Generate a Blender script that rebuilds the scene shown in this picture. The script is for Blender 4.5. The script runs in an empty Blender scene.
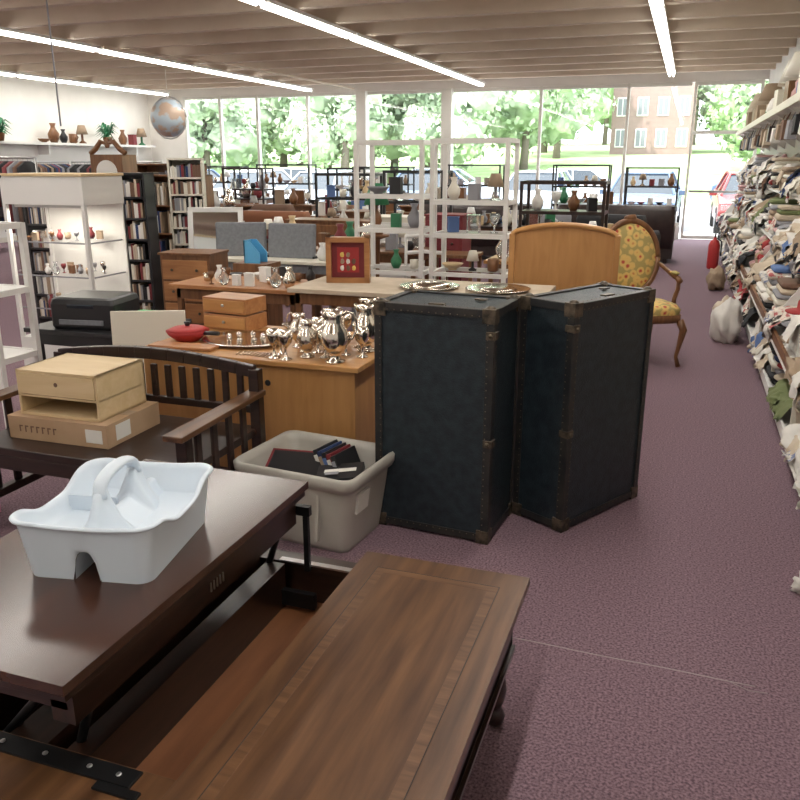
import bpy, math, random
from mathutils import Vector, Matrix, noise
pi=math.pi
S=bpy.context.scene
S.view_settings.view_transform='Standard'
S.view_settings.exposure=0.16
S.view_settings.gamma=1.0

# ---------------- materials ----------------
def _new(name):
    m=bpy.data.materials.new(name); m.use_nodes=True
    nt=m.node_tree; b=nt.nodes['Principled BSDF']; return m,nt,b
def mat(name,c,rough=.5,metal=0,c2=None,scale=20,bump=0,bscale=None,coat=0,detail=4,stretch=(1,1,1),trans=0,lo=.35,hi=.65,emit=0,dist=0.0):
    m,nt,b=_new(name)
    b.inputs['Base Color'].default_value=(*c,1)
    b.inputs['Roughness'].default_value=rough
    b.inputs['Metallic'].default_value=metal
    if coat: b.inputs['Coat Weight'].default_value=coat; b.inputs['Coat Roughness'].default_value=.18
    if trans: b.inputs['Transmission Weight'].default_value=trans
    if emit:
        b.inputs['Emission Color'].default_value=(*c,1); b.inputs['Emission Strength'].default_value=emit
    if c2 is not None or bump:
        tc=nt.nodes.new('ShaderNodeTexCoord'); mp=nt.nodes.new('ShaderNodeMapping')
        mp.inputs['Scale'].default_value=stretch
        nt.links.new(tc.outputs['Object'],mp.inputs['Vector'])
        if c2 is not None:
            n=nt.nodes.new('ShaderNodeTexNoise'); n.inputs['Scale'].default_value=scale; n.inputs['Detail'].default_value=detail
            n.inputs['Distortion'].default_value=dist
            nt.links.new(mp.outputs[0],n.inputs['Vector'])
            r=nt.nodes.new('ShaderNodeValToRGB')
            r.color_ramp.elements[0].position=lo; r.color_ramp.elements[0].color=(*c,1)
            r.color_ramp.elements[1].position=hi; r.color_ramp.elements[1].color=(*c2,1)
            nt.links.new(n.outputs['Fac'],r.inputs['Fac']); nt.links.new(r.outputs['Color'],b.inputs['Base Color'])
        if bump:
            n2=nt.nodes.new('ShaderNodeTexNoise'); n2.inputs['Scale'].default_value=bscale or scale; n2.inputs['Detail'].default_value=3
            nt.links.new(mp.outputs[0],n2.inputs['Vector'])
            bp=nt.nodes.new('ShaderNodeBump'); bp.inputs['Strength'].default_value=bump; bp.inputs['Distance'].default_value=.01
            nt.links.new(n2.outputs['Fac'],bp.inputs['Height']); nt.links.new(bp.outputs[0],b.inputs['Normal'])
    return m
def wood(name,c1,c2,axis=1,rough=.35,scale=6,coat=0,bump=.0,al=.9,ac=7,dist=.6):
    st=[1,1,1]; 
    for i in range(3):
        st[i]=al if i==axis else ac
    return mat(name,c1,rough,c2=c2,scale=scale,stretch=tuple(st),detail=6,coat=coat,lo=.3,hi=.72,bump=bump,bscale=scale*3,dist=dist)

M={}
M['carpet']=mat('carpet_mauve',(.092,.052,.068),.95,c2=(.31,.20,.235),scale=120,detail=6,bump=.12,bscale=300,lo=.34,hi=.68)
M['wall']=mat('wall_paint',(.75,.73,.69),.8,c2=(.8,.78,.74),scale=2)
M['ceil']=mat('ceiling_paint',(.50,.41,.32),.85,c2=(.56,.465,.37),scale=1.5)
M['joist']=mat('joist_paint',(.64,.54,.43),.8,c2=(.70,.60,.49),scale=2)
M['walnut']=wood('walnut_dark',(.014,.007,.005),(.038,.017,.010),1,.3,coat=.3)
M['walnutx']=wood('walnut_dark_x',(.014,.007,.005),(.038,.017,.010),0,.3,coat=.3)
M['walttop']=wood('walnut_top',(.055,.022,.009),(.160,.075,.031),1,.34,scale=3.0,coat=.25,al=.8,ac=9,dist=.25)
M['wallift']=wood('walnut_lift_top',(.036,.014,.009),(.078,.032,.019),1,.25,scale=3.0,coat=.4,al=.8,ac=9,dist=.25)
M['band']=wood('veneer_band',(.080,.034,.013),(.165,.080,.035),0,.36,scale=6,coat=.2)
M['redwood']=wood('interior_redwood',(.11,.040,.016),(.18,.07,.028),1,.4,scale=3,dist=.2)
M['blackm']=mat('black_metal',(.012,.012,.013),.4,.6)
M['steel']=mat('steel',(.55,.55,.55),.3,1)
M['mirror']=mat('mirror_glass',(.75,.78,.8),.04,1)
M['silver']=mat('silver_plate',(.80,.75,.68),.16,1,c2=(.60,.55,.48),scale=9)
M['oak']=wood('honey_oak',(.42,.20,.062),(.60,.32,.12),0,.36,scale=2.5)
M['oakv']=wood('honey_oak_panel',(.40,.19,.062),(.52,.27,.10),2,.4,scale=2.5)
M['pine']=wood('pale_birch',(.60,.44,.23),(.69,.53,.32),0,.5,scale=3)
M['brown']=wood('mid_brown_wood',(.13,.055,.022),(.24,.11,.045),2,.4,scale=4)
M['orange']=wood('orange_pine',(.34,.14,.05),(.48,.23,.09),0,.4,scale=4)
M['dkwood']=wood('espresso_wood',(.014,.008,.007),(.038,.019,.014),0,.33)
M['card']=mat('cardboard',(.40,.26,.15),.85,c2=(.46,.31,.19),scale=6)
M['white']=mat('white_laminate',(.76,.75,.72),.45)
M['plastic']=mat('white_plastic',(.66,.74,.82),.35)
M['tote']=mat('grey_tote_plastic',(.44,.42,.37),.42,c2=(.50,.48,.43),scale=5)
M['trunk']=mat('trunk_navy_fibre',(.007,.014,.020),.5,c2=(.018,.030,.038),scale=22,bump=.35,bscale=160,detail=8)
M['bind']=mat('trunk_binding',(.010,.012,.014),.5,c2=(.032,.028,.024),scale=14,bump=.2)
M['trimbr']=mat('trunk_hardware',(.035,.03,.023),.5,.5,c2=(.15,.115,.08),scale=30)
M['nail']=mat('nail_brass',(.14,.115,.08),.45,.8)
M['black']=mat('black_plastic',(.015,.015,.017),.4)
M['grey']=mat('grey_fabric',(.17,.18,.20),.7,c2=(.21,.22,.24),scale=40)
M['cream']=mat('cream_paint',(.70,.66,.56),.5)
M['glass']=mat('glassware',(.9,.95,.95),.05,trans=.9)
M['red']=mat('red_paint',(.45,.03,.03),.5)
M['darkred']=mat('burgundy',(.18,.02,.025),.6)
M['green']=mat('green',(.03,.18,.08),.5)
M['brightgreen']=mat('bright_green',(.05,.5,.15),.4)
M['blue']=mat('sky_blue',(.1,.4,.7),.5)
M['navy']=mat('navy_cloth',(.02,.04,.12),.8)
M['pink']=mat('pink',(.75,.15,.35),.6)
M['yellow']=mat('yellow',(.70,.5,.12),.6)
M['beige']=mat('beige_cloth',(.50,.41,.30),.9,c2=(.58,.49,.38),scale=8,bump=.3)
M['wcloth']=mat('white_cloth',(.66,.63,.58),.9,c2=(.74,.71,.66),scale=8,bump=.3)
M['browncl']=mat('brown_cloth',(.16,.09,.06),.9,bump=.3)
M['teal']=mat('teal_cloth',(.05,.15,.17),.9,bump=.3)
M['tan']=mat('tan_cloth',(.34,.25,.17),.9,bump=.3)
M['greycl']=mat('grey_cloth',(.28,.28,.30),.9,bump=.3)
M['redcl']=mat('red_cloth',(.36,.04,.04),.9,bump=.3)
M['blackcl']=mat('black_cloth',(.02,.02,.022),.85,bump=.3)
M['pinkcl']=mat('rose_cloth',(.50,.30,.29),.9,bump=.3)
M['olive']=mat('olive_cloth',(.16,.19,.08),.9,bump=.3)
M['bluecl']=mat('blue_cloth',(.10,.17,.36),.9,bump=.3)
M['plaid']=mat('patterned_cloth',(.60,.56,.50),.9,c2=(.15,.18,.30),scale=28,lo=.5,hi=.58)
M['print']=mat('printed_cloth',(.66,.60,.52),.9,c2=(.45,.12,.12),scale=22,lo=.52,hi=.6)
M['leather']=mat('dark_leather',(.03,.02,.018),.4,c2=(.05,.032,.028),scale=10)
M['asphalt']=mat('asphalt',(.36,.36,.37),.9,c2=(.45,.45,.46),scale=3)
M['conc']=mat('concrete',(.6,.58,.54),.9,c2=(.66,.64,.6),scale=3)
M['lawn']=mat('lawn',(.28,.40,.17),.95,c2=(.40,.52,.26),scale=1.2,detail=8)
M['leaf']=mat('foliage',(.18,.27,.14),.8,c2=(.38,.50,.28),scale=.8,detail=8)
M['leaf2']=mat('foliage_pale',(.27,.36,.23),.8,c2=(.50,.59,.42),scale=1.0,detail=8)
M['bark']=mat('bark',(.16,.13,.11),.9)
M['gl_dark']=mat('car_glass',(.03,.04,.05),.08)
M['tyre']=mat('tyre',(.02,.02,.02),.8)
M['silverc']=mat('silver_car_paint',(.45,.5,.56),.25,.4)
M['whitec']=mat('white_car_paint',(.7,.7,.72),.25)
M['bluec']=mat('blue_car_paint',(.10,.15,.24),.25,.3)
M['redc']=mat('red_car_paint',(.25,.04,.04),.25,.2)
M['tubeem']=mat('fluorescent_tube',(1,.97,.9),.4,emit=11)
M['fixture']=mat('fixture_white',(.8,.8,.78),.5)
M['frame']=mat('window_frame_paint',(.7,.69,.64),.5)
M['paper']=mat('paper',(.72,.70,.65),.8)
M['seam']=mat('seam_backing',(.40,.33,.33),.9)
M['magenta']=mat('magenta_plastic',(.65,.05,.22),.4)
# brick
m,nt,b=_new('brick_facade'); tc=nt.nodes.new('ShaderNodeTexCoord'); br=nt.nodes.new('ShaderNodeTexBrick')
mp=nt.nodes.new('ShaderNodeMapping'); mp.inputs['Rotation'].default_value=(pi/2,0,0)
br.inputs['Color1'].default_value=(.20,.125,.115,1); br.inputs['Color2'].default_value=(.25,.155,.14,1); br.inputs['Mortar'].default_value=(.30,.25,.22,1)
br.inputs['Scale'].default_value=3; nt.links.new(tc.outputs['Object'],mp.inputs[0]); nt.links.new(mp.outputs[0],br.inputs['Vector']); nt.links.new(br.outputs['Color'],b.inputs['Base Color']); M['brick']=m
# floral
m,nt,b=_new('floral_upholstery'); tc=nt.nodes.new('ShaderNodeTexCoord')
v=nt.nodes.new('ShaderNodeTexVoronoi'); v.inputs['Scale'].default_value=15
n=nt.nodes.new('ShaderNodeTexNoise'); n.inputs['Scale'].default_value=26
r=nt.nodes.new('ShaderNodeValToRGB'); r.color_ramp.elements[0].position=.30; r.color_ramp.elements[0].color=(.50,.07,.05,1)
r.color_ramp.elements[1].position=.48; r.color_ramp.elements[1].color=(.74,.52,.17,1)
e=r.color_ramp.elements.new(.39); e.color=(.60,.28,.10,1); e=r.color_ramp.elements.new(.66); e.color=(.70,.49,.17,1); e=r.color_ramp.elements.new(.76); e.color=(.42,.33,.12,1)
mx=nt.nodes.new('ShaderNodeMath'); mx.operation='MULTIPLY_ADD'; mx.inputs[1].default_value=.35
nt.links.new(tc.outputs['Object'],v.inputs['Vector']); nt.links.new(tc.outputs['Object'],n.inputs['Vector'])
nt.links.new(n.outputs['Fac'],mx.inputs[0]); nt.links.new(v.outputs['Distance'],mx.inputs[2]); nt.links.new(mx.outputs[0],r.inputs[0]); nt.links.new(r.outputs[0],b.inputs['Base Color'])
b.inputs['Roughness'].default_value=.8; M['floral']=m
# window glass
m,nt,b=_new('window_glass'); nt.nodes.remove(b); o=nt.nodes['Material Output']
tr=nt.nodes.new('ShaderNodeBsdfTransparent'); gl=nt.nodes.new('ShaderNodeBsdfGlossy'); gl.inputs['Roughness'].default_value=.02
mi=nt.nodes.new('ShaderNodeMixShader'); mi.inputs[0].default_value=.02
nt.links.new(tr.outputs[0],mi.inputs[1]); nt.links.new(gl.outputs[0],mi.inputs[2]); nt.links.new(mi.outputs[0],o.inputs[0]); M['pane']=m

# ---------------- mesh builder ----------------
class MB:
    def __init__(s,name,loc=(0,0,0),rot=0):
        s.name=name; s.loc=loc; s.rot=rot; s.v=[]; s.f=[]; s.fm=[]; s.sm=[]; s.mats=[]
    def mi(s,m):
        if isinstance(m,str): m=M[m]
        if m not in s.mats: s.mats.append(m)
        return s.mats.index(m)
    def add(s,vs,fs,m,smooth=False,X=None):
        k=len(s.v); i=s.mi(m)
        if X is not None: vs=[X@Vector(v) for v in vs]
        s.v+= [tuple(v) for v in vs]
        for f in fs: s.f.append([a+k for a in f]); s.fm.append(i); s.sm.append(smooth)
    def box(s,c,d,m,rz=0,rx=0,ry=0,tap=1):
        x,y,z=[a/2 for a in d]
        vs=[(-x,-y,-z),(x,-y,-z),(x,y,-z),(-x,y,-z),(-x*tap,-y*tap,z),(x*tap,-y*tap,z),(x*tap,y*tap,z),(-x*tap,y*tap,z)]
        fs=[(0,3,2,1),(4,5,6,7),(0,1,5,4),(1,2,6,5),(2,3,7,6),(3,0,4,7)]
        X=Matrix.Translation(c)@Matrix.Rotation(rz,4,'Z')@Matrix.Rotation(ry,4,'Y')@Matrix.Rotation(rx,4,'X')
        s.add(vs,fs,m,False,X)
    def bb(s,x0,x1,y0,y1,z0,z1,m): s.box(((x0+x1)/2,(y0+y1)/2,(z0+z1)/2),(x1-x0,y1-y0,z1-z0),m)
    def tube(s,pts,r,m,n=8,smooth=True,flat=1):
        pts=[Vector(p) for p in pts]; L=len(pts)
        rr=r if isinstance(r,(list,tuple)) else [r]*L
        vs=[];fs=[]; up=None
        for i,p in enumerate(pts):
            t=(pts[min(i+1,L-1)]-pts[max(i-1,0)]).normalized()
            if up is None:
                a=Vector((0,0,1)) if abs(t.z)<.9 else Vector((1,0,0)); up=(a-t*a.dot(t)).normalized()
            else: up=(up-t*up.dot(t)).normalized()
            sd=t.cross(up)
            for j in range(n):
                a=2*pi*j/n; vs.append(p+up*math.cos(a)*rr[i]+sd*math.sin(a)*rr[i]*flat)
        for i in range(L-1):
            for j in range(n):
                fs.append((i*n+j,i*n+(j+1)%n,(i+1)*n+(j+1)%n,(i+1)*n+j))
        fs.append(tuple(range(n))[::-1]); fs.append(tuple((L-1)*n+j for j in range(n)))
        s.add(vs,fs,m,smooth)
    def lathe(s,prof,m,c=(0,0,0),n=20,sx=1,sy=1,X=None):
        vs=[];fs=[];L=len(prof)
        for r,z in prof:
            for j in range(n):
                a=2*pi*j/n; vs.append((r*math.cos(a)*sx,r*math.sin(a)*sy,z))
        for i in range(L-1):
            for j in range(n): fs.append((i*n+j,i*n+(j+1)%n,(i+1)*n+(j+1)%n,(i+1)*n+j))
        fs.append(tuple(range(n))[::-1]); fs.append(tuple((L-1)*n+j for j in range(n)))
        T=Matrix.Translation(c)
        if X is not None: T=T@X
        s.add(vs,fs,m,True,T)
    def loft(s,rings,m,cap0=False,cap1=False,smooth=True,closed=True):
        n=len(rings[0]); vs=[p for r in rings for p in r]; fs=[]
        for i in range(len(rings)-1):
            for j in range(n if closed else n-1): fs.append((i*n+j,i*n+(j+1)%n,(i+1)*n+(j+1)%n,(i+1)*n+j))
        if cap0: fs.append(tuple(range(n))[::-1])
        if cap1: fs.append(tuple((len(rings)-1)*n+j for j in range(n)))
        s.add(vs,fs,m,smooth)
    def prism(s,pts,vec,m,smooth=False):
        n=len(pts); v=Vector(vec); vs=[Vector(p) for p in pts]+[Vector(p)+v for p in pts]
        fs=[tuple(range(n))[::-1],tuple(range(n,2*n))]+[(i,(i+1)%n,n+(i+1)%n,n+i) for i in range(n)]
        s.add(vs,fs,m,smooth)
    def blob(s,c,r,m,amp=.3,freq=1.5,seed=0,sub=12,rz=0,zmin=None):
        vs=[];fs=[];nu=sub*2;nv=sub
        for i in range(nv+1):
            th=pi*i/nv
            for j in range(nu):
                ph=2*pi*j/nu
                d=Vector((math.sin(th)*math.cos(ph),math.sin(th)*math.sin(ph),math.cos(th)))
                k=1+amp*noise.noise(d*freq+Vector((seed*7.3,seed*3.1,0)))+amp*.5*noise.noise(d*freq*2.7+Vector((seed*2.3,9,seed)))
                p=Vector((d.x*r[0],d.y*r[1],d.z*r[2]))*k
                vs.append(p)
        for i in range(nv):
            for j in range(nu): fs.append((i*nu+j,(i+1)*nu+j,(i+1)*nu+(j+1)%nu,i*nu+(j+1)%nu))
        X=Matrix.Translation(c)@Matrix.Rotation(rz,4,'Z')
        vs=[X@v for v in vs]
        if zmin is not None:
            for v in vs: v.z=max(v.z,zmin)
        s.add(vs,fs,m,True)
    def drape(s,prof,y0,y1,m,seed,amp=.02,fr=9,nv=12):
        P=[]
        for i in range(len(prof)-1):
            for k in range(4):
                u=k/4; P.append((prof[i][0]*(1-u)+prof[i+1][0]*u,prof[i][1]*(1-u)+prof[i+1][1]*u))
        P.append(prof[-1]); vs=[];fs=[]
        for i,(x,z) in enumerate(P):
            for j in range(nv+1):
                y=y0+(y1-y0)*j/nv
                q=noise.noise(Vector((y*fr+seed*5,i*.22,seed)))+.5*noise.noise(Vector((y*fr*2.3,i*.5,seed*2)))
                vs.append((x-abs(q)*amp*1.2,y+amp*.6*noise.noise(Vector((i*.6,j*.4,seed))),z+q*amp))
        n=nv+1
        for i in range(len(P)-1):
            for j in range(nv): a=i*n+j; fs.append((a,a+1,a+n+1,a+n))
        s.add(vs,fs,m,True)
    def done(s,bevel=0,seg=2):
        me=bpy.data.meshes.new(s.name); me.from_pydata(s.v,[],s.f)
        for m in s.mats: me.materials.append(m)
        me.polygons.foreach_set('material_index',s.fm); me.polygons.foreach_set('use_smooth',s.sm); me.update()
        o=bpy.data.objects.new(s.name,me); S.collection.objects.link(o)
        o.location=s.loc; o.rotation_euler=(0,0,s.rot)
        if bevel:
            b=o.modifiers.new('Bevel','BEVEL'); b.width=bevel; b.segments=seg; b.limit_method='ANGLE'; b.angle_limit=math.radians(60)
        return o
def rrect(w,d,r,z=0,k=6,cx=0,cy=0):
    pts=[]
    for (sx,sy,a0) in ((1,1,0),(-1,1,pi/2),(-1,-1,pi),(1,-1,3*pi/2)):
        for i in range(k+1):
            a=a0+pi/2*i/k
            pts.append((cx+sx*(w/2-r)+r*math.cos(a),cy+sy*(d/2-r)+r*math.sin(a),z))
    return pts

XL,XR,YB,YF=-13.3,1.32,-3.0,18.5
ZC=3.5
# ---------------- room ----------------
o=MB('floor'); o.bb(XL-.1,XR+.1,YB-.1,YF+.15,-.1,0,'carpet'); o.done()
o=MB('trim_carpet_seam'); 
pts=[(-.46+i*.09,2.445-.0016*i+.002*math.sin(i*1.3),.0004) for i in range(10)]
o.tube(pts,.0024,'seam',n=5); o.tube([(.27,2.432,.0002),(.33,2.40,.001),(.385,2.405,.001)],.0014,'seam',n=5); o.done()
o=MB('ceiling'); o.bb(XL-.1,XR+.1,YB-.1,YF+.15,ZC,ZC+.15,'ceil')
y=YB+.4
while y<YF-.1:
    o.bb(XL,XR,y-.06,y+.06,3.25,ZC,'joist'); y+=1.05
o.done()
o=MB('wall_left'); o.bb(XL-.12,XL,YB,YF,0,ZC,'wall'); o.done()
o=MB('wall_right'); o.bb(XR,XR+.12,YB,YF,0,ZC,'wall'); o.done()
o=MB('wall_back'); o.bb(XL,XR,YB-.12,YB,0,ZC,'wall'); o.done()
o=MB('wall_front'); o.bb(XL,-12.25,YF,YF+.15,0,ZC,'wall'); o.bb(-12.25,XR,YF,YF+.15,3.17,ZC,'wall'); o.bb(-12.25,-.1,YF,YF+.15,0,.28,'wall')
for xc in (-7.37,-5.3): o.bb(xc-.12,xc+.12,YF-.12,YF+.1,.28,3.17,'frame')
o.done()
mull=[-12.22,-11.2,-10.16,-8.8,-7.37,-5.3,-3.2,-1.36,-.09,1.28]
for i in range(len(mull)-1):
    a,b_=mull[i],mull[i+1]; z0=.28 if b_<.5 else .02
    w=MB('window_%d'%(i+1) if b_<.5 else 'door_1')
    if b_<.5: w.bb(a-.03,a+.03,YF+.0,YF+.1,z0,3.17,'frame')
    else: w.bb(a+.031,a+.08,YF+.0,YF+.1,z0,3.165,'frame')
    w.bb(a+.03,b_-.03,YF+.02,YF+.08,z0,z0+.07,'frame'); w.bb(a+.03,b_-.03,YF+.02,YF+.08,3.1,3.165,'frame')
    if b_>.5: w.bb(b_-.09,b_-.03,YF,YF+.1,0.02,3.165,'frame'); w.bb(a+.03,b_-.03,YF+.02,YF+.08,2.15,2.22,'frame'); w.bb(a+.1,b_-.1,YF-.03,YF,.98,1.03,'steel')
    w.bb(a+.03,b_-.03,YF+.045,YF+.05,z0+.07,3.1,'pane')
    w.done()
o=MB('baseboard_left'); o.bb(XL,XL+.02,YB,YF,0,.1,'cream'); o.done()
o=MB('trim_ceiling_conduit')
o.tube([(-8.3,10.6,3.22),(-7.7,13.5,3.22),(-7.5,18.3,3.22)],.02,'joist',n=8); o.tube([(-6.1,7.0,3.24),(-6.1,7.0,1.95)],.009,'greycl',n=6); o.done()

rows=[(-.5,17.3),(-4.42,18.1),(-8.5,18.1),(-12.4,18.1)]
for i,(x,y1) in enumerate(rows):
    f=MB('fluorescent_light_fixture'); 
    y=y1; 
    while y>-2:
        y0=max(y-2.44,-2.6)
        f.bb(x-.075,x+.075,y0+.02,y-.02,3.21,3.248,'fixture')
        f.tube([(x-.035,y0+.06,3.185),(x-.035,y-.06,3.185)],.02,'tubeem',n=8)
        f.tube([(x+.035,y0+.06,3.185),(x+.035,y-.06,3.185)],.02,'tubeem',n=8)
        y-=2.46
    f.done()
    L=bpy.data.lights.new('tube_light_%d'%i,'AREA'); L.shape='RECTANGLE'; L.size=.1; L.size_y=y1+2.2; L.energy=145; L.color=(1,.965,.91)
    ob=bpy.data.objects.new('tube_light_%d'%i,L); ob.location=(x,(y1-2.4)/2,3.155); S.collection.objects.link(ob)

# ---------------- coffee table (lift top) ----------------
t=MB('lift_top_coffee_table')
x0,x1,y0,y1=-1.41,-.36,.96,2.03
t.bb(-.83,-.325,.865,2.075,.425,.45,'walttop')
t.bb(-.825,-.335,.875,2.065,.408,.425,'walnut')
t.bb(-.825,-.345,.885,2.055,.396,.408,'walnut')
zt=.4502
for (a,b_,c,d) in ((-.765,-.395,.945,.948),(-.765,-.395,1.99,1.993),(-.765,-.762,.945,1.993),(-.398,-.395,.945,1.993)):
    t.bb(a,b_,c,d,zt-.001,zt+.0002,'walnut')
for (a,b_,c,d) in ((-.762,-.398,.948,.975),(-.762,-.398,1.963,1.99)): t.bb(a,b_,c,d,zt-.001,zt+.0001,'band')
for (a,b_,c,d) in ((-.762,-.735,.975,1.963),(-.425,-.398,.975,1.963)): t.bb(a,b_,c,d,zt-.001,zt+.0001,'band')
t.bb(x1-.02,x1,y0-.06,y1,.24,.396,'walnut'); t.bb(x0,x0+.022,y0,y1,.24,.43,'walnut')
t.bb(x0,x1,y1-.02,y1,.24,.396,'walnutx'); t.bb(x0,x1,y0-.06,y0-.038,.24,.396,'walnutx')
t.bb(x0-.02,-.832,.90,1.075,.405,.438,'walttop'); t.bb(x0-.02,-.832,y1-.035,y1+.03,.396,.412,'walnutx')
t.bb(x0,-.832,1.05,1.075,.28,.405,'walnutx')
t.bb(-.85,-.832,y0,y1,.28,.42,'walnut')
t.bb(x0,x1,y0,y1,.262,.28,'redwood')
t.bb(x1-.004,x1+.01,y0-.06,y1,.235,.25,'walnut')
t.bb(-1.26,-1.16,y0+.03,y1-.03,.28,.43,'walnut')
t.bb(-1.12,-1.06,1.08,y1-.06,.28,.42,'walnut')
# lifted top
t.bb(-1.575,-.995,.98,2.02,.658,.68,'wallift')
t.bb(-1.56,-1.003,.99,2.01,.636,.658,'walnut')
t.bb(-1.07,-1.015,1.02,1.97,.560,.636,'walnut'); t.bb(-1.50,-1.46,1.0,1.97,.575,.636,'walnut')
t.bb(-1.5,-1.03,1.02,1.05,.59,.636,'walnutx'); t.bb(-1.5,-1.03,1.94,1.97,.59,.636,'walnutx')
for yy in (1.11,1.95):
    t.tube([(-1.36,yy,.33),(-1.12,yy,.60)],.011,'blackm'); t.tube([(-1.14,yy+.015,.33),(-1.05,yy+.015,.60)],.011,'blackm')
    t.box((-1.13,yy,.60),(.22,.02,.035),'blackm'); t.box((-1.16,yy,.32),(.42,.02,.05),'blackm')
t.box((-.99,1.985,.50),(.016,.016,.20),'blackm'); t.box((-1.0,1.985,.60),(.05,.02,.03),'blackm')
t.box((-.96,2.0,.416),(.26,.022,.006),'steel')
t.box((-1.1,1.045,.441),(.38,.045,.006),'blackm'); t.box((-.93,1.01,.441),(.10,.02,.006),'blackm')
for xx in (-1.24,-1.13,-1.02,-.95): t.lathe([(.006,0),(.006,.002),(.002,.003)],'steel',(xx,1.045,.444),n=8)
for i in range(5): t.box((-1.013,1.50+i*.014,.60),(.003,.005,.025),'steel')
prof=[(.02,0),(.026,.01),(.03,.03),(.022,.05),(.018,.06),(.027,.085),(.032,.12),(.028,.15),(.018,.175),(.024,.185),(.024,.195),(.02,.2),(.03,.215),(.03,.24)]
for lx in (x0+.045,x1-.035):
    for ly in (y0-.01,y1-.04):
        t.lathe(prof,'walnut',(lx,ly,0),n=20); t.bb(lx-.034,lx+.034,ly-.034,ly+.034,.238,.394,'walnut')
t.done(bevel=.004)

# ---------------- white cleaning caddy ----------------
c=MB('cleaning_caddy',(-1.25,1.49,.68),math.radians(11))
def ring(w,d,r,zf,k=14):
    P=rrect(w,d,r,0,k); Q=[]
    for i,p in enumerate(P):
        q=P[(i+1)%len(P)]; L=math.dist(p,q); nseg=40 if L>.04 else 1
        for j in range(nseg):
            u=j/nseg; Q.append((p[0]+(q[0]-p[0])*u,p[1]+(q[1]-p[1])*u))
    return [(x,y,zf(x/(w/2),y/(d/2))) for x,y in Q]
def ztop(u,v):
    e=.034*math.exp(-((v+.05)/.50)**4) if abs(u)>.5 else 0
    f=.006*math.exp(-(u/.6)**4) if abs(v)>.8 else 0
    return .145-e-f
NW=.20
def zbot(u,v,off=0):
    if abs(v)>.85 and abs(u)<NW: return .072*(max(0,1-(abs(u)/NW)**3.2))**.6
    return off
W,D=.31,.37
R=[ring(W-.01,D-.01,.035,zbot),ring(W+.001,D+.001,.037,lambda u,v:max(.045,zbot(u,v)+.004)),ring(W+.012,D+.012,.040,lambda u,v:.085),ring(W+.024,D+.024,.042,lambda u,v:ztop(u,v)-.012),
   ring(W+.026,D+.026,.042,lambda u,v:ztop(u,v)-.003),ring(W+.044,D+.044,.050,lambda u,v:ztop(u,v)-.004),ring(W+.048,D+.048,.051,lambda u,v:ztop(u,v)+.001),
   ring(W+.040,D+.040,.048,lambda u,v:ztop(u,v)+.005),ring(W+.024,D+.024,.042,lambda u,v:ztop(u,v)+.003),ring(W+.016,D+.016,.040,lambda u,v:ztop(u,v)-.008),ring(W-.02,D-.02,.03,lambda u,v:.076),ring(W-.03,D-.03,.026,lambda u,v:.074)]
c.loft(R,'plastic',cap1=True)
arch=[]
for j in range(17):
    u=-NW+2*NW*j/16; arch.append((u*(W-.01)/2,.070*(max(0,1-(abs(u)/NW)**3.2))**.6))
c.loft([[(x,y,z) for x,z in arch] for y in (-.178,-.06,.06,.178)],'plastic',closed=False)
rings=[]
for i in range(61):
    y=-.176+.352*i/60; a=abs(y)
    h=.112+.068*max(0,min(1,(.135-a)/.035))
    if a<.062: h=.112+.068*max(0,(a-.050)/.012)
    base=.034+.030*max(0,min(1,(.15-a)/.08)); wt=.009
    rings.append([(-base,y,.073),(-base*.55,y,.078+(h-.078)*.35),(-wt-.004,y,.078+(h-.078)*.8),(-wt,y,h-.003),(0,y,h),(wt,y,h-.003),(wt+.004,y,.078+(h-.078)*.8),(base*.55,y,.078+(h-.078)*.35),(base,y,.073)])
c.loft(rings,'plastic',closed=False)
hp=[(0,-.092,.165)]+[(0,-.085*math.cos(pi*i/16),.178+.036*math.sin(pi*i/16)**.8) for i in range(17)]+[(0,.092,.165)]
c.tube(hp,.011,'plastic',n=14,flat=1.6)
c.box((-.088,.03,.095),(.13,.004,.04),'plastic')
c.done()

# ---------------- grey tote with books ----------------
t=MB('storage_tote',(-1.44,3.02,0),math.radians(-6))
rr=lambda w,d,z,r=.05: rrect(w,d,r,z,6)
t.loft([rr(.46,.34,.0,.04),rr(.47,.35,.02,.045),rr(.535,.41,.28),rr(.54,.415,.30),rr(.575,.455,.30),rr(.60,.48,.325,.055),rr(.605,.485,.355,.055),rr(.585,.465,.365,.055),rr(.55,.43,.355),rr(.53,.41,.33),rr(.46,.34,.02,.045)],'tote',cap0=True,cap1=True)
for sx in (-.12,.12):
    t.box((sx,-.205,.17),(.012,.02,.22),'tote',rx=math.radians(-7))
t.box((.262,-.08,.22),(.02,.10,.09),'paper',ry=math.radians(8))
t.done()
b=MB('board_games_and_tapes',(-1.44,3.02,.0),math.radians(-6)); rg=random.Random(4)
b.bb(-.2,.2,-.14,.14,.025,.22,'black')
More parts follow.
